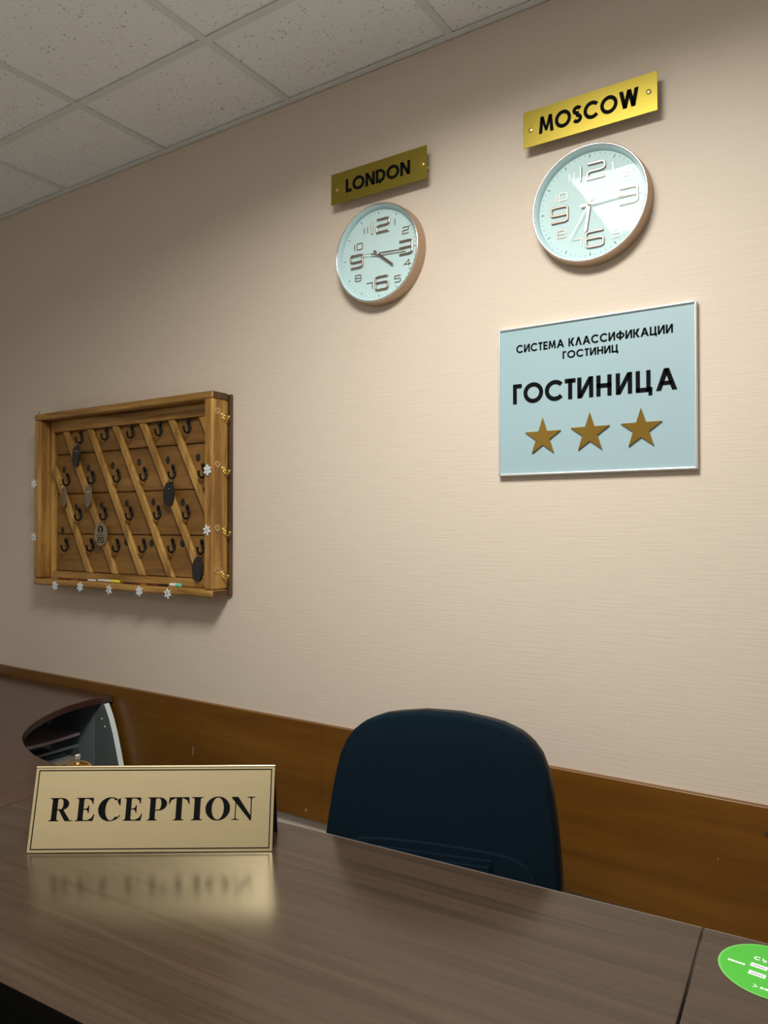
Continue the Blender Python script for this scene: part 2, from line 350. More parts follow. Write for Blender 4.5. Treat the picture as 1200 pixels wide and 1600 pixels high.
def serif(ch):
    """bold old-style serif capitals: (width, polygons)"""
    st, s = .25, .035
    def foot(x0, x1, y, up_):
        k = 1 if up_ else -1
        return [[(x0, y), (x1, y), (x1, y+k*s), (x0, y+k*s)], [(x0+.05, y+k*s), (x1-.05, y+k*s), ((x0+x1)/2+st/2, y+k*(s+.045)), ((x0+x1)/2-st/2, y+k*(s+.045))]]
    def stem(x): return [rc(x, x+st, 0, 1)] + foot(x-.11, x+st+.11, 0, True) + foot(x-.11, x+st+.11, 1, False)
    def bowl(x, xr, y0, y1, yi0, yi1, xi):
        n = 16; out, inn = [], []
        cx = x+.16; yc = (y0+y1)/2
        O = [(x, y1)]+[(cx+(xr-cx)*math.cos(a), yc+(y1-y0)/2*math.sin(a)) for a in [PI/2-PI*i/n for i in range(n+1)]]+[(x, y0)]
        I = [(x, yi1)]+[(cx+(xi-cx)*math.cos(a), yc+(yi1-yi0)/2*math.sin(a)) for a in [PI/2-PI*i/n for i in range(n+1)]]+[(x, yi0)]
        return [[O[i], O[i+1], I[i+1], I[i]] for i in range(len(O)-1)]
    def oring(cx, rx, a0, a1, irx, ish=0, n=40):
        A = [math.radians(a0+(a1-a0)*i/n) for i in range(n+1)]
        O = [(cx+rx*math.cos(a), .5+.52*math.sin(a)) for a in A]
        I = [(cx+ish+irx*math.cos(a), .5+.475*math.sin(a)) for a in A]
        return [[O[i], O[i+1], I[i+1], I[i]] for i in range(n)]
    if ch == 'I': return .47, stem(.11)
    if ch == 'R': return 1.08, stem(.11)+bowl(.36, .88, .47, 1, .515, .955, .615)+[[(.40, .52), (.62, .52), (.98, .035), (.72, .035)], rc(.74, 1.10, 0, .036)]
    if ch == 'P': return .90, stem(.11)+bowl(.36, .88, .43, 1, .475, .955, .615)
    if ch == 'E':
        return .90, stem(.11)+[rc(.3, .80, .955, 1), rc(.3, .84, 0, .045), rc(.3, .62, .485, .53),
            [(.80, 1), (.80, .72), (.77, .72), (.70, .88), (.56, .955)], [(.84, .0), (.90, .30), (.865, .30), (.76, .13), (.58, .045)],
            [(.62, .33), (.62, .68), (.585, .68), (.55, .58), (.47, .53), (.47, .485), (.55, .44), (.585, .33)]]
    if ch == 'C':
        return 1.0, oring(.53, .51, 52, 318, .245, .04)+[[(.84, .91), (.90, .98), (.94, .98), (.95, .66), (.91, .66), (.80, .86)], [(.91, .15), (.975, .23), (.95, .26), (.80, .12)]]
    if ch == 'T':
        return .90, [rc(.45-st/2, .45+st/2, 0, 1), rc(.03, .87, .955, 1), [(.03, 1), (0, .70), (.035, .70), (.12, .88), (.30, .955)], [(.87, 1), (.90, .70), (.865, .70), (.78, .88), (.60, .955)]]+foot(.45-st/2-.11, .45+st/2+.11, 0, True)
    if ch == 'O': return 1.06, oring(.53, .52, 0, 360, .255)
    if ch == 'N':
        return 1.08, [[(.0, 1), (.30, 1), (.92, .14), (.92, -.02), (.86, -.02), (.0, .965)], rc(.17, .215, .02, .93), rc(.87, .92, 0, .97),
            rc(.03, .36, 0, .036), rc(.72, 1.07, .964, 1), [(.13, .036), (.26, .036), (.215, .09), (.17, .09)], [(.83, .964), (.96, .964), (.92, .9), (.87, .9)]]
    raise KeyError(ch)
def write(bm, text, x, z, cap, total, y0, y1, font=sans, gap=.12, plane='xz', **kw):
    """lay out a line of text, squeezed or widened to the total width, as thin raised letters"""
    gl = [font(c, **kw) for c in text]
    wsum = sum(g[0] for g in gl)+gap*(len(text)-1); k = total/(wsum*cap)
    for wd, polys in gl:
        for p in polys: prism(bm, [(x+q[0]*cap*k, z+q[1]*cap) for q in p], y0, y1, plane)
        x += (wd+gap)*cap*k
def digit(c):
    """rounded digital numerals as centre lines in a 0.6 x 1 cell"""
    w, r = .58, .13
    def cn(x, y, sx, sy, n=4):      # rounded corner points around (x,y), going from vertical side to horizontal side
        return [(x-sx*r+sx*r*math.cos(a), y-sy*r+sy*r*math.sin(a)) for a in [PI/2*i/n for i in range(n+1)]]
    TR = cn(w, 1, 1, 1); TL = cn(0, 1, -1, 1); BR = cn(w, 0, 1, -1); BL = cn(0, 0, -1, -1)
    ml = [(r-r*math.cos(a), .5-r+r*math.sin(a)) for a in [PI/2*i/4 for i in range(5)]]   # left side up into the middle bar
    if c == '1': return [[(w*.5, 0), (w*.5, 1)]]
    if c == '2': return [[(0, 1)]+TR[::-1]+[(w, .62), (w-.04, .54), (w-.12, .5)]+ml[::-1]+[(0, 0), (w, 0)]]
    if c == '3': return [[(0, 1)]+TR[::-1]+BR+[(0, 0)], [(0, .5), (w, .5)]]
    if c == '4': return [[(w*.8, 0), (w*.8, 1), (0, .32), (w*1.1, .32)]]
    if c == '5': return [[(w, 1), (0, 1), (0, .55), (w-r, .55), (w-.03, .51), (w, .42)]+BR+[(0, 0)]]
    if c == '6': return [[(w, 1)]+TL[::-1]+BL+BR[::-1]+[(w, .42), (w-.03, .51), (w-r, .55), (0, .55)]]
    if c == '7': return [[(0, 1), (w, 1), (w, 0)]]
    if c == '8': return [TL+TR[::-1]+BR+BL[::-1]+[(0, .86)], [(0, .5), (w, .5)]]
    if c == '9': return [[(0, 0)]+BR[::-1]+TR+TL[::-1]+[(0, .56), (.03, .48), (r, .45), (w, .45)]]
    if c == '0': return [TL+TR[::-1]+BR+BL[::-1]+[(0, .86)]]
def digits(bm, text, cx, cz, hgt, t, y0, y1, sx=1.95):
    """centred digital numerals; t is the line width in metres"""
    ws = [.22 if c == '1' else .58 for c in text]
    tot = (sum(ws)*sx+.24*(len(text)-1)); x = cx-tot*hgt/2
    for c, wd in zip(text, ws):
        off = -.58*.5+.11 if c == '1' else 0
        for ln in digit(c):
            for q in stroke_quads([((p[0]+off)*hgt*sx+x, p[1]*hgt+cz-hgt/2) for p in ln], t):
                prism(bm, [(v.x, v.y) for v in q], y0, y1)
        x += (wd*sx+.24)*hgt

# ================================================================ ROOM
T = .12
struct(box('wall_back', M['wall'], RX0-T, RX1+T, 0, T, 0, CEIL+.1))
struct(box('wall_left', M['wall_plain'], RX0-T, RX0, RY0, 0, 0, CEIL+.1))
struct(box('wall_right', M['wall_plain'], RX1, RX1+T, RY0, 0, 0, CEIL+.1))
struct(box('wall_front', M['wall_plain'], RX0-T, RX1+T, RY0-T, RY0, 0, CEIL+.1))
struct(box('floor', M['floor'], RX0-T, RX1+T, RY0-T, T, -.1, 0))
# suspended ceiling: dark void, mineral tiles lying on the flanges of the grid
GX0, GY0 = -.628, -.377
xs = [RX0]+[x for x in [GX0+.6*k for k in range(-4, 12)] if RX0+.03 < x < RX1-.03]+[RX1]
ys = [RY0]+[y for y in [GY0-.6*k for k in range(8, -1, -1)] if RY0+.03 < y]+[0.0]
bm = new()
quad_box(bm, RX0-T, RX1+T, RY0-T, T, CEIL+.06, CEIL+.12)
for f in bm.faces: f.material_index = 1
for i in range(len(xs)-1):
    for j in range(len(ys)-1):
        cx, cy = (xs[i]+xs[i+1])/2, (ys[j]+ys[j+1])/2
        if any(abs(cx-p[0]) < .2 and abs(cy-p[1]) < .2 for p in PANELS): continue
        dz = random.uniform(0, .0015)
        quad_box(bm, xs[i]+.004, xs[i+1]-.004, ys[j]+.004, ys[j+1]-.004, CEIL+.0035+dz, CEIL+.018)
struct(obj('ceiling', bm, [M['tile'], M['void']]))
bm = new()
for x in xs[1:-1]: quad_box(bm, x-.012, x+.012, RY0, 0, CEIL-.001, CEIL+.0034); quad_box(bm, x-.001, x+.001, RY0, 0, CEIL, CEIL+.035)
for y in ys[1:-1]: quad_box(bm, RX0, RX1, y-.012, y+.012, CEIL-.0012, CEIL+.001); quad_box(bm, RX0, RX1, y-.001, y+.001, CEIL, CEIL+.035)
struct(obj('trim_1', bm, M['tbar']))
bm = new()      # wall angle carrying the edge tiles
quad_box(bm, RX0, RX1, -.022, 0, CEIL-.002, CEIL+.0005); quad_box(bm, RX0, RX1, -.0015, 0, CEIL-.002, CEIL+.022)
struct(obj('trim_2', bm, M['tbar']))
# brown laminate band behind the desk, two boards
for n, (x0, x1) in enumerate(((RX0, .7145), (.7155, RX1))):
    struct(box('trim_%d' % (n+3), M['band'], x0, x1, -.018, 0, .479, .785, bevel=.0012, seg=1))

# screws, scuffs and a knot on the band, a nail hole in the wall
def speck(name, mat, x, z, rx, rz, par): bm = new(); prism(bm, [(x+rx*math.cos(2*PI*k/10), z+rz*math.sin(2*PI*k/10)) for k in range(10)], -.0192, -.0179); obj(name, bm, mat, par)
B3, B4, WB = bpy.data.objects['trim_3'], bpy.data.objects['trim_4'], bpy.data.objects['wall_back']
speck('screw', M['tick'], .789, .7285, .003, .0035, B4); speck('screw', M['tan'], .654, .5075, .004, .005, B3); speck('scuff', M['tan'], 1.8615, .6475, .0016, .002, B4)
speck('scuff', M['tan'], .1395, .6085, .0014, .018, B3); speck('knot', M['burnt'], 1.966, .727, .010, .006, B4)
bm = new(); prism(bm, [(-.834+.004*math.cos(k), 1.893+.005*math.sin(k)) for k in range(6)], -.0006, .0001); obj('nail_hole', bm, M['tick'], WB)

# LED panels set in the grid (outside the frame, one mirrored in the right-hand clock, the two back ones added as fill)
diffuser_mat = emitter('led_diffuser', PANEL_COLOUR, 2.5)
for i, (px, py, k) in enumerate(PANELS):
    where = ['nearest the clocks', 'added as fill at the back of the room behind the camera', 'added as fill at the far left back of the room'][i]
    t = thing('ceiling_light', 'square white LED ceiling panel '+where, 'light', (px, py, CEIL), 0, 'LED panels in the ceiling')
    bm = new()
    for a, b, c, d in ((-.297, .297, -.297, -.283), (-.297, .297, .283, .297), (-.297, -.283, -.283, .283), (.283, .297, -.283, .283)):
        quad_box(bm, a, b, c, d, .002, .014)
    obj('frame', bm, M['tbar'], t)
    box('diffuser', diffuser_mat, -.283, .283, -.283, .283, .005, .012, t)
    ld = bpy.data.lights.new('led_light', 'AREA'); ld.shape = 'SQUARE'; ld.size = .56; ld.energy = PANEL_WATTS*k; ld.color = PANEL_COLOUR; ld.spread = math.radians(PANEL_SPREAD)
    lo = bpy.data.objects.new('led_light', ld); COL.objects.link(lo); lo.parent = t; lo.location = (0, 0, .0035)

# ================================================================ RECEPTION DESKS
ROT = math.radians(3.1); SX, SY = 1.9229, -.5506; TOP = .75; TH = .025
ex, ey = Vector((math.cos(ROT), math.sin(ROT))), Vector((-math.sin(ROT), math.cos(ROT)))
def dl(x, y): v = Vector((SX, SY))+ex*x+ey*y; return (v.x, v.y)
def desk_unit(label, x0, x1):
    t = thing('desk', label, 'desk', (SX, SY, 0), ROT)
    bm = new(); quad_box(bm, x0, x1, -.665, 0, TOP-TH, TOP)
    o = obj('desktop', bm, [M['desk'], M['desk_dark']], t, bevel=.0025, seg=2)
    for p in o.data.polygons:
        if p.normal.y < -.9: p.material_index = 1
    box('edge_highlight', M['desk_edge'], x0+.0004, x1-.0004, .0001, .0016, TOP-TH, TOP-.0002, t)  # paler strip paints in the light caught along the far edge
    box('leg_panel', M['desk_dark'], x0+.01, x0+.032, -.62, -.03, 0, TOP-TH, t)
    box('leg_panel', M['desk_dark'], x1-.032, x1-.01, -.62, -.03, 0, TOP-TH, t)
    box('modesty_panel', M['desk_dark'], x0+.032, x1-.032, -.64, -.622, .08, TOP-TH, t)
    return t
desk_unit('long dark wenge desk carrying the gold tent sign', -1.4935, -.0015)
desk_unit('dark wenge desk at the right with a round green sticker', .0015, 1.2)
# corner desk: concave inner edge sweeping back to the wall
A = Vector(dl(-1.4965, 0)); B = Vector(dl(-1.4965, -.665)); Cn = Vector(dl(-3.05, -.665))
def catmull(P, n=10):
    P = [Vector(p) for p in P]; Q = [P[0]*2-P[1]]+P+[P[-1]*2-P[-2]]; out = []
    for i in range(1, len(Q)-2):
        for k in range(n):
            t = k/n; a, b, c, d = Q[i-1], Q[i], Q[i+1], Q[i+2]
            out.append(.5*((2*b)+(c-a)*t+(2*a-5*b+4*c-d)*t*t+(3*b-a-3*c+d)*t**3))
    return out+[P[-1]]
inner = catmull([(-.300, -.0215), (-.317, -.080), (-.315, -.150), (-.2963, -.2272), (-.2589, -.3117), (-.1954, -.4081), (-.1265, -.4832), (-.0640, -.5330), (-.0100, -.5620), (.0562, -.5900), (.1526, -.6190), (.2736, -.6330), (A.x, A.y)], 8)
outl = [tuple(p) for p in inner]+[tuple(B), tuple(Cn), (Cn.x-.02, -.0215)]
t = thing('corner_desk', 'dark wenge corner desk with a concave inner edge reaching the wall', 'desk', (0, 0, 0))
bm = new(); prism(bm, outl, TOP-TH, TOP, 'xy')
o = obj('desktop', bm, [M['desk_y'], M['desk_dark']], t, bevel=.0025, seg=2)
for p in o.data.polygons:
    if p.normal.y < -.9 and p.center.y < -1: p.material_index = 1
# curved grey support standing against the wall
prof = [(-.302, .7249), (-.273, .675), (-.251, .623), (-.230, .56), (-.211, .498), (-.185, .35), (-.168, .2), (-.16, 0), (-.62, 0), (-.62, .7249)]
bm = new(); prism(bm, prof, -.0605, -.0385, 'xz')
o = obj('support_panel', bm, [M['grey_panel'], M['grey_edge']], t)
for p in o.data.polygons:
    if abs(p.normal.y) < .5 and p.normal.x > .3: p.material_index = 1
for x, z in ((-.315, .667), (-.297, .640)):
    bm = new(); lathe(bm, [(.0035, 0), (.003, -.002), (0, -.0022)], 12, 'y', (x, -.0605, z)); obj('screw_cap', bm, M['grey_edge'], t)
box('back_panel', M['slate'], -.66, -.64, -.60, -.061, 0, TOP-TH, t)
box('apron', M['slate'], -.639, -.36, -.062, -.0605, .40, TOP-TH-.001, t)
bm = new(); prism(bm, [(-.64, -.33), (-.425, -.31), (-.415, -.25), (-.42, -.16), (-.43, -.075), (-.64, -.075)], .59, .602, 'xy')
obj('shelf', bm, M['plum'], t, bevel=.002)
box('drawer_tray', M['slate'], -.63, -.43, -.42, -.1, .50, .515, t, bevel=.002)
box('tray_edge', M['tan'], -.4295, -.415, -.42, -.1, .498, .512, t)
box('tray_rail', M['grey_panel'], -.44, -.43, -.40, -.08, .548, .556, t)
box('leg_panel', M['desk_dark'], Cn.x+.02, Cn.x+.042, -1.2, -.05, 0, TOP-TH, t)
bm = new(); pa, pb = dl(-1.53, -.64), dl(-3.0, -.64); pc, pd = dl(-3.0, -.622), dl(-1.53, -.622)
prism(bm, [pa, pb, pc, pd], .08, TOP-TH, 'xy'); obj('modesty_panel', bm, M['desk_dark'], t)

# ================================================================ OFFICE CHAIR
PHI, LEAN = math.radians(15), math.radians(7.5)
e3 = Vector((math.cos(PHI), math.sin(PHI), 0)); base = Vector((1.25, -.45, 0))+e3*.1058
t = thing('office_chair', 'navy black office chair between the desk and the wall', 'chair', (base.x, base.y, 0), PHI)
half = [(0, .3715), (.043, .3710), (.076, .3665), (.105, .3625), (.138, .3560), (.160, .3475), (.178, .3400), (.192, .330), (.206, .3180), (.223, .2960), (.237, .2620), (.247, .2150), (.2535, .17), (.2595, .12), (.2645, .07), (.268, .02), (.266, -.06), (.255, -.12), (.225, -.155), (.15, -.165), (0, -.168)]
outline = half+[(-x, z) for x, z in half[-2:0:-1]]
def shell(bm, outl, yf, yb, puff, inset, tilt=LEAN, z0=.62, steps=5, cz=.1):
    """cushion: front and back are domed offsets of the outline; local frame leans back by tilt about z0"""
    rings = []
    prof = []
    for k in range(steps+1):
        a = PI/2*k/steps
        prof.append((1-inset*(1-math.sin(a)), yf*math.cos(a) if False else None))
    def ring(s, y):
        r = []
        for x, z in outl:
            X, Z = x*s, cz+(z-cz)*s
            r.append(bm.verts.new((X, y*math.cos(tilt)+Z*math.sin(tilt), z0+Z*math.cos(tilt)-y*math.sin(tilt))))
        return r
    ym = (yf+yb)/2; hd = (yb-yf)/2
    for k in range(-steps, steps+1):
        a = PI/2*k/steps
        s = 1-inset*(1-math.cos(a)); rings.append(ring(s, ym+hd*math.sin(a)))
    n = len(outl)
    for i in range(len(rings)-1):
        for k in range(n): bm.faces.new((rings[i][k], rings[i][(k+1) % n], rings[i+1][(k+1) % n], rings[i+1][k]))
    for side, R, y in ((-1, rings[0], yf), (1, rings[-1], yb)):
        prev = R
        for s in (.75, .5, .25):
            cur = ring((1-inset)*s, y+side*puff*(1-s*s)); 
            for k in range(n): bm.faces.new((prev[k], prev[(k+1) % n], cur[(k+1) % n], cur[k]))
            prev = cur
        bm.faces.new(prev)
bm = new(); shell(bm, outline, -.028, .028, .004, .035); obj('backrest', bm, M['fabric'], t, smooth=True, angle=60)
bm = new(); shell(bm, [(x*1.006, z+.001) for x, z in outline], .022, .052, .006, .06); obj('back_shell', bm, M['plastic'], t, smooth=True, angle=60)
lum = [(-.222, -.13), (-.226, 0.0)]+[(-.226+.075*(1-math.cos(a)), .015+.075*math.sin(a)) for a in [PI/2*i/6 for i in range(1, 7)]]+[(-.1, .094), (0, .096), (.1, .094)]
lum = lum[:-1]+[(-x, z) for x, z in lum[::-1][1:]]
def lum_map(bm, outl, y0, y1, s=1.0):
    n = len(outl); rows = []
    for yy, k in ((y0, 1.0), (y1+.003, 1.0), (y1, .975)):
        rows.append([bm.verts.new((x*k, yy*math.cos(LEAN)+z*k*math.sin(LEAN), .62+z*k*math.cos(LEAN)-yy*math.sin(LEAN))) for x, z in outl])
    for i in range(2):
        for k in range(n): bm.faces.new((rows[i][k], rows[i][(k+1) % n], rows[i+1][(k+1) % n], rows[i+1][k]))
    bm.faces.new(rows[-1])
bm = new(); lum_map(bm, lum, -.026, -.042); lp = obj('lumbar_pad', bm, M['fabric'], t, smooth=True, angle=30)
bm = new(); lum_map(bm, [(-.13, -.11), (-.128, .078), (.128, .078), (.13, -.11)], -.040, -.047); obj('lumbar_insert', bm, M['fabric'], lp)
bm = new()
for z in (.066, .040, .012, -.02): lum_map(bm, [(-.124, z-.010), (-.124, z), (.124, z), (.124, z-.010)], -.046, -.052)
obj('stitched_rib', bm, M['fabric'], lp, smooth=True)
bm = new(); so = [(.235*math.copysign(abs(math.cos(a))**.6, math.cos(a)), .23*math.copysign(abs(math.sin(a))**.6, math.sin(a))) for a in [2*PI*i/40 for i in range(40)]]
prism(bm, [(x, y-.22) for x, y in so], .42, .49, 'xy'); obj('seat', bm, M['fabric'], t, smooth=True, bevel=.022, seg=3)
bm = new(); tube(bm, [(0, .055, .55), (0, .06, .42), (0, .03, .395), (0, -.12, .40)], .022); obj('back_bracket', bm, M['plastic'], t, smooth=True)
bm = new(); lathe(bm, [(.03, .1), (.03, .25), (.018, .25), (.018, .41), (.05, .42)], 20, c=(0, -.2, 0)); obj('gas_column', bm, M['plastic'], t, smooth=True)
for k in range(5):
    a = 2*PI*k/5+.5
    bm = new(); tube(bm, [(0, -.2, .115), (.15*math.cos(a), -.2+.15*math.sin(a), .10), (.26*math.cos(a), -.2+.26*math.sin(a), .075)], [.022, .02, .016]); lg = obj('leg', bm, M['plastic'], t, smooth=True)
    bm = new(); lathe(bm, [(0, -.02), (.024, -.02), (.026, -.012), (.026, .012), (.024, .02), (0, .02)], 18, 'x', (.26*math.cos(a), -.2+.26*math.sin(a), .027)); tube(bm, [(.26*math.cos(a), -.2+.26*math.sin(a), .08), (.26*math.cos(a), -.2+.26*math.sin(a), .04)], .008); obj('caster', bm, M['plastic'], lg, smooth=True)

# ================================================================ KEY CABINET ON THE WALL
KX, KZ = -.73, 1.165; KW, KH, KD = 1.036, .702, .09
key = thing('key_cabinet', 'open pine key rack box with slanted slats and rows of black hooks on wall', 'key cabinet', (KX, 0, KZ))
def L(x, z): return x-KX, z-KZ
FB = -.016      # front of the mounting back board
box('backing', M['pine_dark'], .004, KW+.010, -.014, -.0005, .002, KH-.004, key, bevel=.004)
def rail(name, mat, pts, d0, d1, plane, bev=.009): bm = new(); prism(bm, pts, d0, d1, plane); return obj(name, bm, mat, key, bevel=bev, seg=3)
# stiles run full height between the rails
rail('side_board', M['pine_z'], [(0, 0.026), (.042, .026), (.042, KH-.026), (0, KH-.026)], -KD, -.0145, 'xz', .012)
rail('side_board', M['pine_z'], [(KW-.040, .026), (KW, .026), (KW, KH-.026), (KW-.040, KH-.026)], -KD, -.0145, 'xz', .007)
rail('top_rail', M['pine_x'], [(0, KH-.028), (KW, KH-.028), (KW, KH), (0, KH)], -KD-.001, -.0145, 'xz', .009)
rail('bottom_rail', M['pine_x'], [(0, 0), (KW, 0), (KW, .026), (0, .026)], -KD-.001, -.0145, 'xz', .009)
# dark end grain where the rails meet the right-hand side
for z0, z1 in ((.0005, .0255), (KH-.0275, KH-.0005)):
    box('end_grain', M['pine_dark'], KW-.003, KW+.0012, -KD+.006, -.02, z0+.003, z1-.003, key)
# battens round the recess
box('batten', M['pine_z'], .042, .062, -.042, -.0165, .027, KH-.029, key, bevel=.005)
box('batten', M['pine_z'], KW-.062, KW-.040, -.042, -.0165, .027, KH-.029, key, bevel=.005)
box('batten', M['pine_x'], .062, KW-.062, -.042, -.0165, KH-.075, KH-.029, key, bevel=.004)
box('batten', M['pine_x'], .062, KW-.062, -.042, -.0165, .027, .056, key, bevel=.004)
for z0, z1 in ((1.222, 1.3715), (1.3745, 1.5355), (1.5385, 1.6985), (1.7015, 1.792)):
    box('back_board', M['board'], .05, KW-.05, -.024, -.0145, z0-KZ, z1-KZ, key, bevel=.003, seg=1)
# slanted slats, clipped to the recess
ZT, ZB, XL, XR = 1.792, 1.221, -.668, .246
for k in range(7):
    xt = -.585-.158+.158*k+.0  # x of the slat axis at z = 1.78
    f = lambda z: xt+(1.78-z)*.556
    hw = .0165
    pts = []
    poly = [(f(ZT)-hw, ZT), (f(ZB)-hw, ZB), (f(ZB)+hw, ZB), (f(ZT)+hw, ZT)]
    def clip(P, side, X):
        out = []
        for i in range(len(P)):
            a, b = P[i-1], P[i]
            ia, ib = (a[0] >= X) == side, (b[0] >= X) == side
            if ia != ib:
                u = (X-a[0])/(b[0]-a[0]); out.append((X, a[1]+u*(b[1]-a[1])))
            if ib: out.append(b)
        return out
    poly = clip(clip(poly, True, XL), False, XR)
    if len(poly) < 3: continue
    bm = new(); prism(bm, [L(*p) for p in poly], -.040, -.0242, 'xz'); obj('slat', bm, M['slat'], key, bevel=.0045, seg=2)
# black hooks: plate with a fat head, prong curling out and up
bm = new()
ball(bm, (0, -.004, .004), .0075, 1, .6, 2.1)
tube(bm, [(0, -.006, .012), (0, -.010, .020), (0, -.012, .026)], [.004, .0055, .006])
ball(bm, (0, -.012, .027), .0068)
tube(bm, [(0, -.005, -.004), (0, -.009, -.014), (0, -.017, -.0185), (0, -.026, -.015), (0, -.031, -.006), (0, -.0315, .001)], [.0045, .004, .0036, .0034, .0034, .0036])
ball(bm, (0, -.0315, .003), .0046)
hook0 = obj('hook', bm, M['iron'], key, smooth=True, angle=60)
HOOKS = [(-.495, 1.757), (-.334, 1.760), (-.180, 1.758), (-.022, 1.757), (.129, 1.757), (-.579, 1.590), (-.417, 1.592), (-.260, 1.594), (-.104, 1.595), (.051, 1.597), (.205, 1.594),
         (-.499, 1.447), (-.340, 1.449), (-.185, 1.449), (-.028, 1.451), (.126, 1.451), (-.587, 1.323), (-.421, 1.325), (-.261, 1.326), (-.108, 1.328), (.050, 1.330), (.200, 1.328)]
for i, (x, z) in enumerate(HOOKS):
    h = hook0 if i == 0 else hook0.copy()
    if i: COL.objects.link(h); h.parent = key
    lx, lz = L(x-.002, z); h.location = (lx, -.0235, lz)
    bm = new(); tube(bm, [(lx+.004, -.0245, lz-.026), (lx-.002, -.026, lz-.033), (lx-.008, -.0265, lz-.038)], .0012, 6)
bm.free()
bm = new(); lathe(bm, [(0, -.0015), (.0125, -.0015), (.0135, 0)], 20, 'y'); disc0 = obj('number_disc', bm, M['bronze_disc'], key)
DISCS = [(-.618, 1.638), (-.458, 1.638), (-.306, 1.642), (-.150, 1.648), (.010, 1.648), (.168, 1.650), (-.535, 1.482), (-.372, 1.487), (-.220, 1.493), (-.068, 1.496), (.090, 1.492), (-.626, 1.389), (-.222, 1.345), (-.078, 1.343), (.088, 1.344)]
for i, (x, z) in enumerate(DISCS):
    d = disc0 if i == 0 else disc0.copy()
    if i: COL.objects.link(d); d.parent = key
    lx, lz = L(x, z); d.location = (lx, -.0241, lz); d.scale = (.85, 1, 1.05)
# brass hooks and pale number discs on the right-hand side (face x = KW)
bm = new()
lathe(bm, [(0, .003), (.010, .0028), (.0125, 0)], 20, 'x', (0, 0, 0)); ball(bm, (.002, 0, -.012), .0095, .35, 1, 1); ball(bm, (.004, 0, -.004), .006)
tube(bm, [(.002, 0, -.012), (.010, 0, -.021), (.020, 0, -.020), (.026, 0, -.010)], [.004, .0034, .003, .003]); ball(bm, (.027, 0, -.008), .0048)
bh0 = obj('brass_hook', bm, M['brass'], key, smooth=True, angle=60); bh0['label'] = 'bright brass hook'
bm = new(); lathe(bm, [(.0115, 0), (.0115, .0022), (.009, .0022), (.0085, .0012), (0, .0012)], 24, 'x'); nd0 = obj('wooden_number_disc', bm, M['light_wood'], key)
for i, (z, zd, yy) in enumerate(((1.782, 1.799, -.037), (1.597, 1.618, -.034), (1.387, 1.401, -.031), (1.239, 1.257, -.039))):
    h = bh0 if i == 0 else bh0.copy(); d = nd0 if i == 0 else nd0.copy()
    if i:
        for q in (h, d): COL.objects.link(q); q.parent = key
    h.location = (KW, yy, z-KZ+.006); h.scale = (.88, .88, .88); d.location = (KW, -.067, zd-KZ)
    bm = new()      # two-digit burnt number (21 to 24)
    for c, dy in (('2', .0035), (str(i+1), -.0035)):
        for ln in digit(c):
            for q in stroke_quads([(-((p[0]-.29)*.0075)-dy*-1 if False else (p[0]-.29)*.0075-dy, (p[1]-.5)*.009) for p in ln], .0013):
                prism(bm, [(v.x, v.y) for v in q], .0012, .0017, 'yz')
    obj('number', bm, M['burnt'], d)
# snowflakes glued on the frame
def snowflake(kind):
    bm = new(); R = .0175
    for k in range(6):
        a = PI/2+k*PI/3; c, s = math.cos(a), math.sin(a)
        rot = lambda p: (p[0]*c-p[1]*s, p[0]*s+p[1]*c)
        if kind == 0:
            prism(bm, [rot(p) for p in ((0, -.002), (R*.55, -.0018), (R*.78, -.0042), (R, -.0026), (R*1.08, 0), (R, .0026), (R*.78, .0042), (R*.55, .0018), (0, .002))], -.003, 0)
            for sg in (1, -1): prism(bm, [rot(p) for p in ((R*.30, 0), (R*.58, sg*.0062), (R*.70, sg*.0055), (R*.42, 0))], -.0028, 0)
        else:
            prism(bm, [rot(p) for p in ((0, -.0045), (R*.5, -.0042), (R*.8, -.0022), (R*1.06, -.0012), (R*1.06, .0012), (R*.8, .0022), (R*.5, .0042), (0, .0045))], -.003, 0)
    return bm
flakes = [(-.574, 1.172, 0), (-.410, 1.175, 0), (-.234, 1.172, 1), (-.062, 1.175, 0), (.090, 1.174, 1), (.286, 1.597, 0), (.284, 1.394, 1), (-.722, 1.580, 0), (-.722, 1.360, 1)]
proto = {}
for x, z, k in flakes:
    if k not in proto:
        o = proto[k] = obj('snowflake_sticker', snowflake(k), M['white_foam'], key)
        o['label'] = 'white glitter snowflake sticker'
        c = None
    else:
        o = proto[k].copy(); COL.objects.link(o); o.parent = key
    lx, lz = L(x, z); o.location = (lx, -KD-.0012, lz-.004 if z < 1.2 else lz); o.rotation_euler = (0, random.uniform(-.3, .3), 0)
# nail head shining on the top right corner
bm = new(); lathe(bm, [(0, .0015), (.002, .001), (.0025, 0)], 10, 'z', (KW-.006, -KD+.008, KH)); obj('nail_head', bm, M['steel'], key)

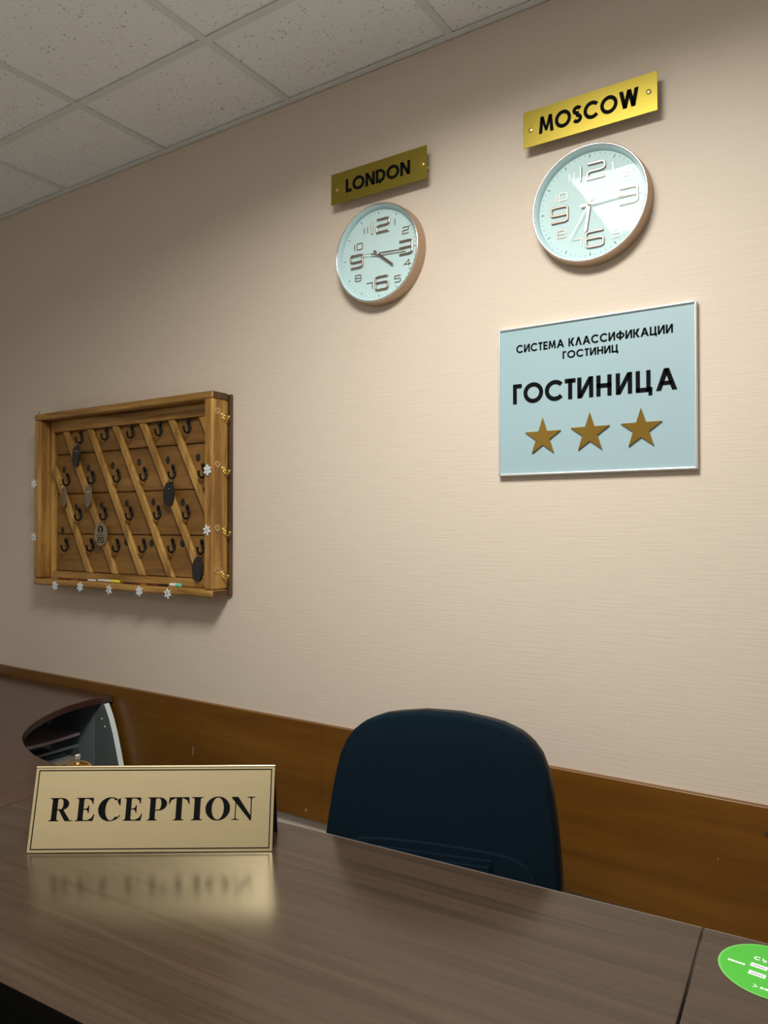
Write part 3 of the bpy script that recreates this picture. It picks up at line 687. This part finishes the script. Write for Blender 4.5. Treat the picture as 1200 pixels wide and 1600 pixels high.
# ---------------------------------------------------------------- key fobs hanging on the hooks
def fob(x, z, rz, mat, label, drop=.050, blade=None, tilt=0.0, number=None, wd=.028, ht=.044):
    t = thing('key_fob', label, 'key fob', (x, -.0235-.026, z-.0195), 0, 'room key fobs hanging in the rack')
    bm = new()
    tube(bm, [(0, .008*math.sin(a), -.008+.009*math.cos(a)) for a in [2*PI*k/20 for k in range(21)]], .0009, 6, False); obj('ring', bm, M['steel'], t, smooth=True)
    bm = new(); n = 32
    prism(bm, [(wd*math.sin(2*PI*k/n), -drop-.008+ht*math.cos(2*PI*k/n)) for k in range(n)], -.0025, .0025)
    tg = obj('tag', bm, mat, t, bevel=.001); tg.rotation_euler = (0, tilt, rz)
    if number:
        bm = new()
        for c, dx in zip(number, (-.009, .009)):
            for ln in digit(c):
                for q in stroke_quads([((p[0]-.29)*.020+dx, (p[1]-.5)*.020-drop-.029) for p in ln], .0032): prism(bm, [(v.x, v.y) for v in q], -.0031, -.0024)
        obj('number', bm, M['ink'], tg)
        bm = new(); prism(bm, [(.0125*math.cos(2*PI*k/24), -drop+.012+.0145*math.sin(2*PI*k/24)) for k in range(24)], -.0029, -.0024); obj('emblem', bm, M['ink'], tg)
        bm = new(); prism(bm, [(.0055*math.cos(2*PI*k/18), -drop+.015+.006*math.sin(2*PI*k/18)) for k in range(18)], -.0033, -.0028)
        prism(bm, [(-.003, -drop-.001), (.005, -drop-.001), (.004, -drop+.012), (-.004, -drop+.012)], -.0033, -.0028); obj('emblem_figure', bm, M['fob_grey'], tg)
        bm = new()
        for k in range(7): prism(bm, [(-.018+.0054*k, -drop-.0125), (-.018+.0054*k+.0036, -drop-.0125), (-.018+.0054*k+.0036, -drop-.0085), (-.018+.0054*k, -drop-.0085)], -.0030, -.0024)
        obj('lettering', bm, M['burnt'], tg)
    else:
        bm = new(); ball(bm, (.004, -.003, -drop+.01), .0022); obj('rivet', bm, M['steel'], tg)
    if blade:
        bm = new(); k = drop+.02
        prism(bm, [(.004, -.012), (.012, -.012), (.013, -k-.012), (.010, -k-.030), (.006, -k-.026), (.007, -k-.018), (.003, -k-.014)], .004, .006)
        kb = obj('key', bm, blade, t); kb.rotation_euler = (0, tilt*.6, rz+.2)
    return t
fob(-.497, 1.757, -.1, M['fob_dark'], 'black oval key fob on the leftmost hook of the top row', .042, None, .12)
fob(-.581, 1.590, -.3, M['fob_grey'], 'bronze grey key fob on the second row beside the left side board', .040, M['steel'], .05)
fob(-.419, 1.592, -.2, M['fob_grey'], 'grey key fob on the second hook of the second row with a key behind', .042, M['steel'], .12)
fob(.049, 1.597, .02, M['fob_dark'], 'black oval key fob on the second row towards the right', .046, M['iron'], .08)
fob(-.342, 1.449, .2, M['fob_grey'], 'oval key fob numbered 20 on the third row of hooks', .048, None, 0, '20', .031, .045)
fob(.198, 1.328, -.1, M['fob_dark'], 'dark key fob in the lower right corner of the rack with blue key', .044, M['blue_plastic'], .1)

# ---------------------------------------------------------------- pens lying on the bottom rail
def pen(x, length, rad, mats, label, cat='pen', rz=0.0, y=-.062, name='pen'):
    t = thing(name, label, cat, (x, y, KZ+.026+rad+.0005), rz, 'pens on the bottom rail of the key rack')
    cut = length*.62
    bm = new(); lathe(bm, [(0, 0), (rad*.3, .001), (rad, length*.1), (rad, cut)], 12, 'x'); obj('barrel', bm, mats[0], t, smooth=True)
    bm = new(); lathe(bm, [(rad*1.12, cut), (rad*1.12, length*.97), (rad*.7, length), (0, length)], 12, 'x'); obj('cap', bm, mats[1], t, smooth=True)
    return t
pen(-.655, .055, .0025, (M['steel'], M['steel']), 'thin silver pen in the left corner of the rack', rz=.25, y=-.060)
pen(-.605, .10, .0032, (M['pen_red'], M['pen_red']), 'dark red pen lying left on the rack rail', rz=-.05)
pen(-.475, .115, .0034, (M['pen_red'], M['pen_white']), 'red and white pen between the dark red pen and the highlighter', rz=.03)
pen(-.345, .135, .0055, (M['pen_white'], M['pen_yellow']), 'white and yellow highlighter lying on the rack rail', 'highlighter', -.01, name='highlighter')
pen(-.195, .10, .003, (M['pen_black'], M['pen_red']), 'thin black and red pen right of the highlighter', rz=.02)
pen(-.065, .125, .004, (M['pen_red'], M['pen_black']), 'pen with long black cap towards the right of the rail', rz=-.03)
pen(.065, .058, .0065, (M['pen_white'], M['pen_mint']), 'short marker with a mint green cap near the right corner', 'marker', .02, name='marker')

# ================================================================ CITY PLATES
def plate(x0, zt, wd, ht, text, tx0, tx1, tz0, tz1, screws, label):
    q = .99165; fx = lambda x: 2.1559+(x-2.1559)*q; fz = lambda z: 1.4165+(z-1.4165)*q
    x0, zt, wd, ht, tx0, tx1, tz0, tz1 = fx(x0), fz(zt), wd*q, ht*q, fx(tx0), fx(tx1), fz(tz0), fz(tz1)
    screws = [(fx(a), fz(b)) for a, b in screws]; D = -.0155
    t = thing('city_plate', label, 'sign', (x0+wd/2, 0, zt-ht), 0, 'brass city name plates on the wall')
    box('plate', M['gold'], -wd/2, wd/2, -.0175+D, -.0155+D, 0, ht, t, bevel=.0004, seg=1)
    bm = new(); write(bm, text, tx0-(x0+wd/2), tz0-(zt-ht), tz1-tz0, tx1-tx0, -.0190+D, -.0174+D, gap=.10, t=.205)
    obj('lettering', bm, M['ink'], t)
    for sx, sz in screws:
        bm = new(); lathe(bm, [(.0048, 0), (.0048, -.0176+D), (.0062, -.0178+D), (.0058, -.0195+D), (.003, -.0205+D), (0, -.0208+D)], 20, 'y', (sx-(x0+wd/2), 0, sz-(zt-ht))); obj('standoff_screw', bm, M['brass'], t, smooth=True)
    return t
plate(.7516, 2.5101, .3458, .0968, 'LONDON', .809, 1.041, 2.4410, 2.4812, ((.7755, 2.456), (1.0835, 2.4565)), 'brushed brass plate lettered LONDON above the left clock')
plate(1.3935, 2.5119, .3451, .0967, 'MOSCOW', 1.438, 1.694, 2.4420, 2.4860, ((1.4145, 2.460), (1.718, 2.4655)), 'brushed brass plate lettered MOSCOW above the right clock')

# ================================================================ CLOCKS
def clock(cx, cz, hr, mn, sc, label, lean=0.0):
    t = thing('wall_clock', label, 'clock', (cx, 0, cz), 0, 'round wall clocks')
    R = .1465
    bm = new(); lathe(bm, [(.13, -.0005), (.1505, -.0005), (.1508, -.004), (R+.001, -.036), (R-.0002, -.0395)], 96, 'y', caps=False); obj('case', bm, M['copper_case'], t, smooth=True)
    bm = new(); lathe(bm, [(R, -.0375), (R+.0004, -.0395), (R-.001, -.0412), (R-.0035, -.0412), (R-.0045, -.0395), (R-.0045, -.037)], 96, 'y', caps=False); bz = obj('rim', bm, M['silver'], t, smooth=True, angle=60)
    bm = new(); lathe(bm, [(R-.0040, -.0385), (R-.009, -.034), (R-.0125, -.0222), (R-.0125, -.019)], 96, 'y', caps=False); obj('inner_bezel', bm, M['rim_in'], t, smooth=True)
    bm = new(); lathe(bm, [(0, -.022), (R-.011, -.022), (R-.011, -.018), (0, -.018)], 96, 'y'); dial = obj('dial', bm, M['dial'], t)
    bm = new()
    for k in range(60):
        a = PI/2-2*PI*k/60; r1, r0 = .129, (.121 if k % 5 == 0 else .1262); hw = .0010 if k % 5 == 0 else .0006
        c, s = math.cos(a), math.sin(a)
        prism(bm, [(r0*c-hw*s, r0*s+hw*c), (r1*c-hw*s, r1*s+hw*c), (r1*c+hw*s, r1*s-hw*c), (r0*c+hw*s, r0*s-hw*c)], -.0224, -.0219)
    obj('minute_marks', bm, M['tick'], dial)
    for txt, x, z in (('12', .004, .0835), ('3', .0960, .001), ('6', .0125, -.0890), ('9', -.0790, -.008)):
        bm = new(); digits(bm, txt, x, z, .0385, .0052, -.0275, -.0222); o = obj('numeral', bm, M['numeral'], dial, bevel=.0014)
    for txt, x, z in (('1', .058, .084), ('2', .0945, .052), ('4', .1, -.045), ('5', .067, -.086), ('7', -.033, -.0905), ('8', -.0745, -.059), ('10', -.0755, .037), ('11', -.046, .081)):
        bm = new(); digits(bm, txt, x, z, .0185, .0019, -.0240, -.0222); obj('numeral', bm, M['numeral'], dial)
    def hand(name, ang, ln, tail, w0, w1, y0, mat):
        bm = new(); a = PI/2-ang; c, s = math.cos(a), math.sin(a)
        rt_ = lambda p: (p[0]*c-p[1]*s, p[0]*s+p[1]*c)
        prism(bm, [rt_(p) for p in ((-tail, -w0), (ln, -w1), (ln, w1), (-tail, w0))], y0-.0008, y0)
        obj(name, bm, mat, dial)
    hand('hour_hand', 2*PI*hr/12, .068, .018, .0034, .0030, -.0285, M['numeral'])
    hand('minute_hand', 2*PI*mn/60, .097, .022, .0026, .0018, -.0300, M['numeral'])
    hand('second_hand', 2*PI*sc/60, .095, .02, .0009, .0005, -.0315, M['silver'])
    bm = new(); lathe(bm, [(.0045, -.0225), (.0045, -.0322), (.003, -.033), (0, -.0331)], 20, 'y'); obj('hub', bm, M['silver'], dial, smooth=True)
    bm = new(); vs = [bm.verts.new(((R-.0042)*math.cos(2*PI*k/96), -.0378-lean*(R-.0042)*math.sin(2*PI*k/96), (R-.0042)*math.sin(2*PI*k/96))) for k in range(96)]; bm.faces.new(vs)
    obj('glass', bm, M['glass'], t)
    return t
clock(.934, CEIL-.5801, 4.28, 15.6, 46.2, 'round rose gold wall clock under the LONDON plate, no glare on its glass')
clock(1.5738, CEIL-.582, 6.28, 14.6, 35.3, 'round rose gold wall clock under the MOSCOW plate, light panel mirrored in its glass', lean=-.024)

# ================================================================ HOTEL SIGN
SX0, SZ0, SW, SH = 1.3174, CEIL-.8617-.398, .5058, .398
t = thing('hotel_sign', 'pale blue grey hotel rating sign with three gold stars in silver frame', 'sign', (SX0, 0, SZ0))
box('panel', M['sign_face'], .003, SW-.003, -.0118, -.0005, .003, SH-.003, t)
fr = .0062
for a in ([(0, 0), (SW, 0), (SW-fr, fr), (fr, fr)], [(SW, 0), (SW, SH), (SW-fr, SH-fr), (SW-fr, fr)], [(SW, SH), (0, SH), (fr, SH-fr), (SW-fr, SH-fr)], [(0, SH), (0, 0), (fr, fr), (fr, SH-fr)]):
    bm = new(); prism(bm, a, -.0165, 0, 'xz'); obj('frame', bm, M['alu'], t, bevel=.0025, seg=3)
bm = new(); write(bm, 'СИСТЕМА КЛАССИФИКАЦИИ', .0520, .3285, .0212, .4000, -.0128, -.0117, gap=.11, t=.195); obj('lettering', bm, M['ink'], t)
bm = new(); write(bm, 'ГОСТИНИЦ', .1800, .2985, .0192, .1420, -.0128, -.0117, gap=.12, t=.195); obj('lettering', bm, M['ink'], t)
bm = new()
for ch, a, b in (('Г', .0426, .0672), ('О', .0724, .1268), ('С', .1320, .1816), ('Т', .1856, .2138), ('И', .2186, .2594), ('Н', .2676, .3056), ('И', .3162, .3556), ('Ц', .3646, .4030), ('А', .4126, .4608)):
    wd, polys = sans(ch, .2); k = (b-a)/wd
    for p in polys: prism(bm, [(a+q[0]*k, .1925+q[1]*.0525) for q in p], -.0135, -.0117)
obj('lettering', bm, M['ink'], t)
for cx, cz, r in ((.1262, .0985, .0510), (.2510, .1015, .0520), (.3772, .1030, .0515)):
    bm = new(); pts = []
    for k in range(10):
        a = PI/2+k*PI/5; rr = r if k % 2 == 0 else r*.385
        pts.append((cx+rr*math.cos(a), cz+rr*math.sin(a)))
    prism(bm, pts, -.0165, -.0117); obj('star', bm, M['gold_star'], t)

# ================================================================ TENT SIGN ON THE DESK
PA = Vector((.7257, -.9992)); PB = Vector((1.1362, -.7225)); LN = (PB-PA).length; ang = math.atan2(PB.y-PA.y, PB.x-PA.x)
t = thing('reception_sign', 'gold tent sign lettered RECEPTION standing on the long desk', 'sign', (PA.x, PA.y, TOP+.0006), ang)
HS, KS = .158, .046; th = math.atan2(KS, HS); SL = math.hypot(HS, KS)
def lean_part(name, build, mat, parent, bevel=0):
    bm = new(); build(bm)
    for v in bm.verts:      # sheet drawn upright in x-z, front at y = 0, then leaned back
        y, z = v.co.y, v.co.z
        v.co.y = y*math.cos(th)+z*math.sin(th); v.co.z = z*math.cos(th)-y*math.sin(th)
    return obj(name, bm, mat, parent, bevel=bevel, seg=1)
fp = lean_part('front_sheet', lambda bm: quad_box(bm, 0, LN, 0, .0018, .0006, SL), M['sign_gold'], t, .0005)
def border(bm):
    i, wd = .0058, .0022; x0, x1, z0, z1 = i, LN-i, i, SL-i
    quad_box(bm, x0, x1, -.0003, .0003, z0, z0+wd); quad_box(bm, x0, x1, -.0003, .0003, z1-wd, z1)
    quad_box(bm, x0, x0+wd, -.0003, .0003, z0, z1); quad_box(bm, x1-wd, x1, -.0003, .0003, z0, z1)
lean_part('border', border, M['ink'], fp)
def lett(bm):
    for ch, a, b in (('R', .0362, .0840), ('E', .0900, .1290), ('C', .1345, .1830), ('E', .1872, .2262), ('P', .2362, .2765), ('T', .2790, .3220), ('I', .3262, .3500), ('O', .3545, .4060), ('N', .4080, .4570)):
        wd, polys = serif(ch); k = (b-a)/wd
        for p in polys: prism(bm, [(a+q[0]*k, .0598+q[1]*.0445) for q in p], -.0003, .0003)
lean_part('lettering', lett, M['ink'], fp)
bm = new(); prism(bm, [(KS*2-.0006, .0), (KS*2+.0012, .0), (KS+.0024, HS+.001), (KS+.0006, HS+.001)], .0005, LN-.0005, 'yz'); obj('back_sheet', bm, M['ink_sheet'], t)
bm = new(); tube(bm, [(0.0, KS+.0008, HS-.0004), (LN, KS+.0008, HS-.0004)], .0024, 10); obj('fold', bm, M['sign_gold'], t, smooth=True)

# ================================================================ CALL BELL
t = thing('call_bell', 'small brass call bell with chrome button behind the gold tent sign', 'bell', (.436, -.684, TOP)); t.scale = (1.18, 1.18, 1.05)
bm = new(); lathe(bm, [(.0, .0005), (.042, .0005), (.043, .004), (.041, .010), (.03, .012), (0, .012)], 40); obj('base', bm, M['plastic'], t, smooth=True)
bm = new(); lathe(bm, [(.036, .013), (.0365, .016), (.034, .028), (.028, .038), (.018, .045), (.008, .048), (0, .0485)], 40); obj('dome', bm, M['bell_gold'], t, smooth=True, angle=60)
bm = new(); lathe(bm, [(.004, .047), (.004, .052), (.0075, .054), (.0075, .056), (.004, .058), (.0065, .061), (.0068, .064), (.004, .067), (0, .068)], 24); obj('button', bm, M['chrome'], t, smooth=True, angle=50)

# ================================================================ GREEN STICKER
t = thing('round_sticker', 'round green sticker with white print on the right desk', 'sticker', (2.031, -.625, TOP), math.radians(-6))
def ringpts(r, n=64): return [(r*math.cos(2*PI*k/n), r*math.sin(2*PI*k/n)) for k in range(n)]
bm = new(); prism(bm, ringpts(.0736), .0002, .0007, 'xy'); obj('rim', bm, M['green_rim'], t)
bm = new(); prism(bm, ringpts(.0705), .0004, .0009, 'xy'); obj('face', bm, M['green'], t)
ca, sa = math.cos(math.radians(6)), math.sin(math.radians(6))
def lc(x, y): dx, dy = x-2.031, y+.625; return (dx*ca-dy*sa, dx*sa+dy*ca)
bm = new()
x0, y0 = lc(1.971, -.6255)
for k in range(5): prism(bm, [(x0+k*.0049, y0-.0022+.0002*k), (x0+k*.0049+.0042, y0-.0022), (x0+k*.0049+.0042, y0+.0028), (x0+k*.0049, y0+.0024)], .0008, .0012, 'xy')
x0, y0 = lc(2.0035, -.604)
wpos = x0
for polys, adv in ((sans('С', .2), .011), ([rc(0, .2, 0, 1), rc(0, .6, 0, .2), rc(0, .6, .45, .62), rc(.5, .7, .1, .55), rc(.95, 1.15, 0, 1)], .0135), (sans('О', .2), .012), (sans('Н', .2), .012)):
    P = polys[1] if isinstance(polys, tuple) else polys
    for p in P: prism(bm, [(wpos+q[0]*.0095, y0+q[1]*.010) for q in p], .0008, .0012, 'xy')
    wpos += adv
x0, y0 = lc(2.010, -.681)
prism(bm, [(x0, y0+.009), (x0+.002, y0+.009), (x0+.007, y0+.005), (x0+.005, y0+.005)], .0008, .0012, 'xy'); prism(bm, [(x0, y0+.001), (x0+.002, y0+.001), (x0+.007, y0+.005), (x0+.005, y0+.005)], .0008, .0012, 'xy')
for k in range(4): prism(bm, [(x0+.010+k*.006, y0+.003), (x0+.0148+k*.006, y0+.003), (x0+.0148+k*.006, y0+.0075), (x0+.010+k*.006, y0+.0075)], .0008, .0012, 'xy')
obj('lettering', bm, M['white_vinyl'], t)
for yy in (-.6215, -.6445):
    x0, y0 = lc(2.0015, yy)
    bm = new(); quad_box(bm, x0, x0+.023, y0-.004, y0+.0065, .0008, .0012); lb = obj('label_box', bm, M['white_vinyl'], t)
    bm = new()
    for k in range(5): quad_box(bm, x0+.0035+k*.0034, x0+.006+k*.0034, y0-.0006, y0+.0024, .0011, .0014)
    obj('lettering', bm, M['grey_ink'], lb)
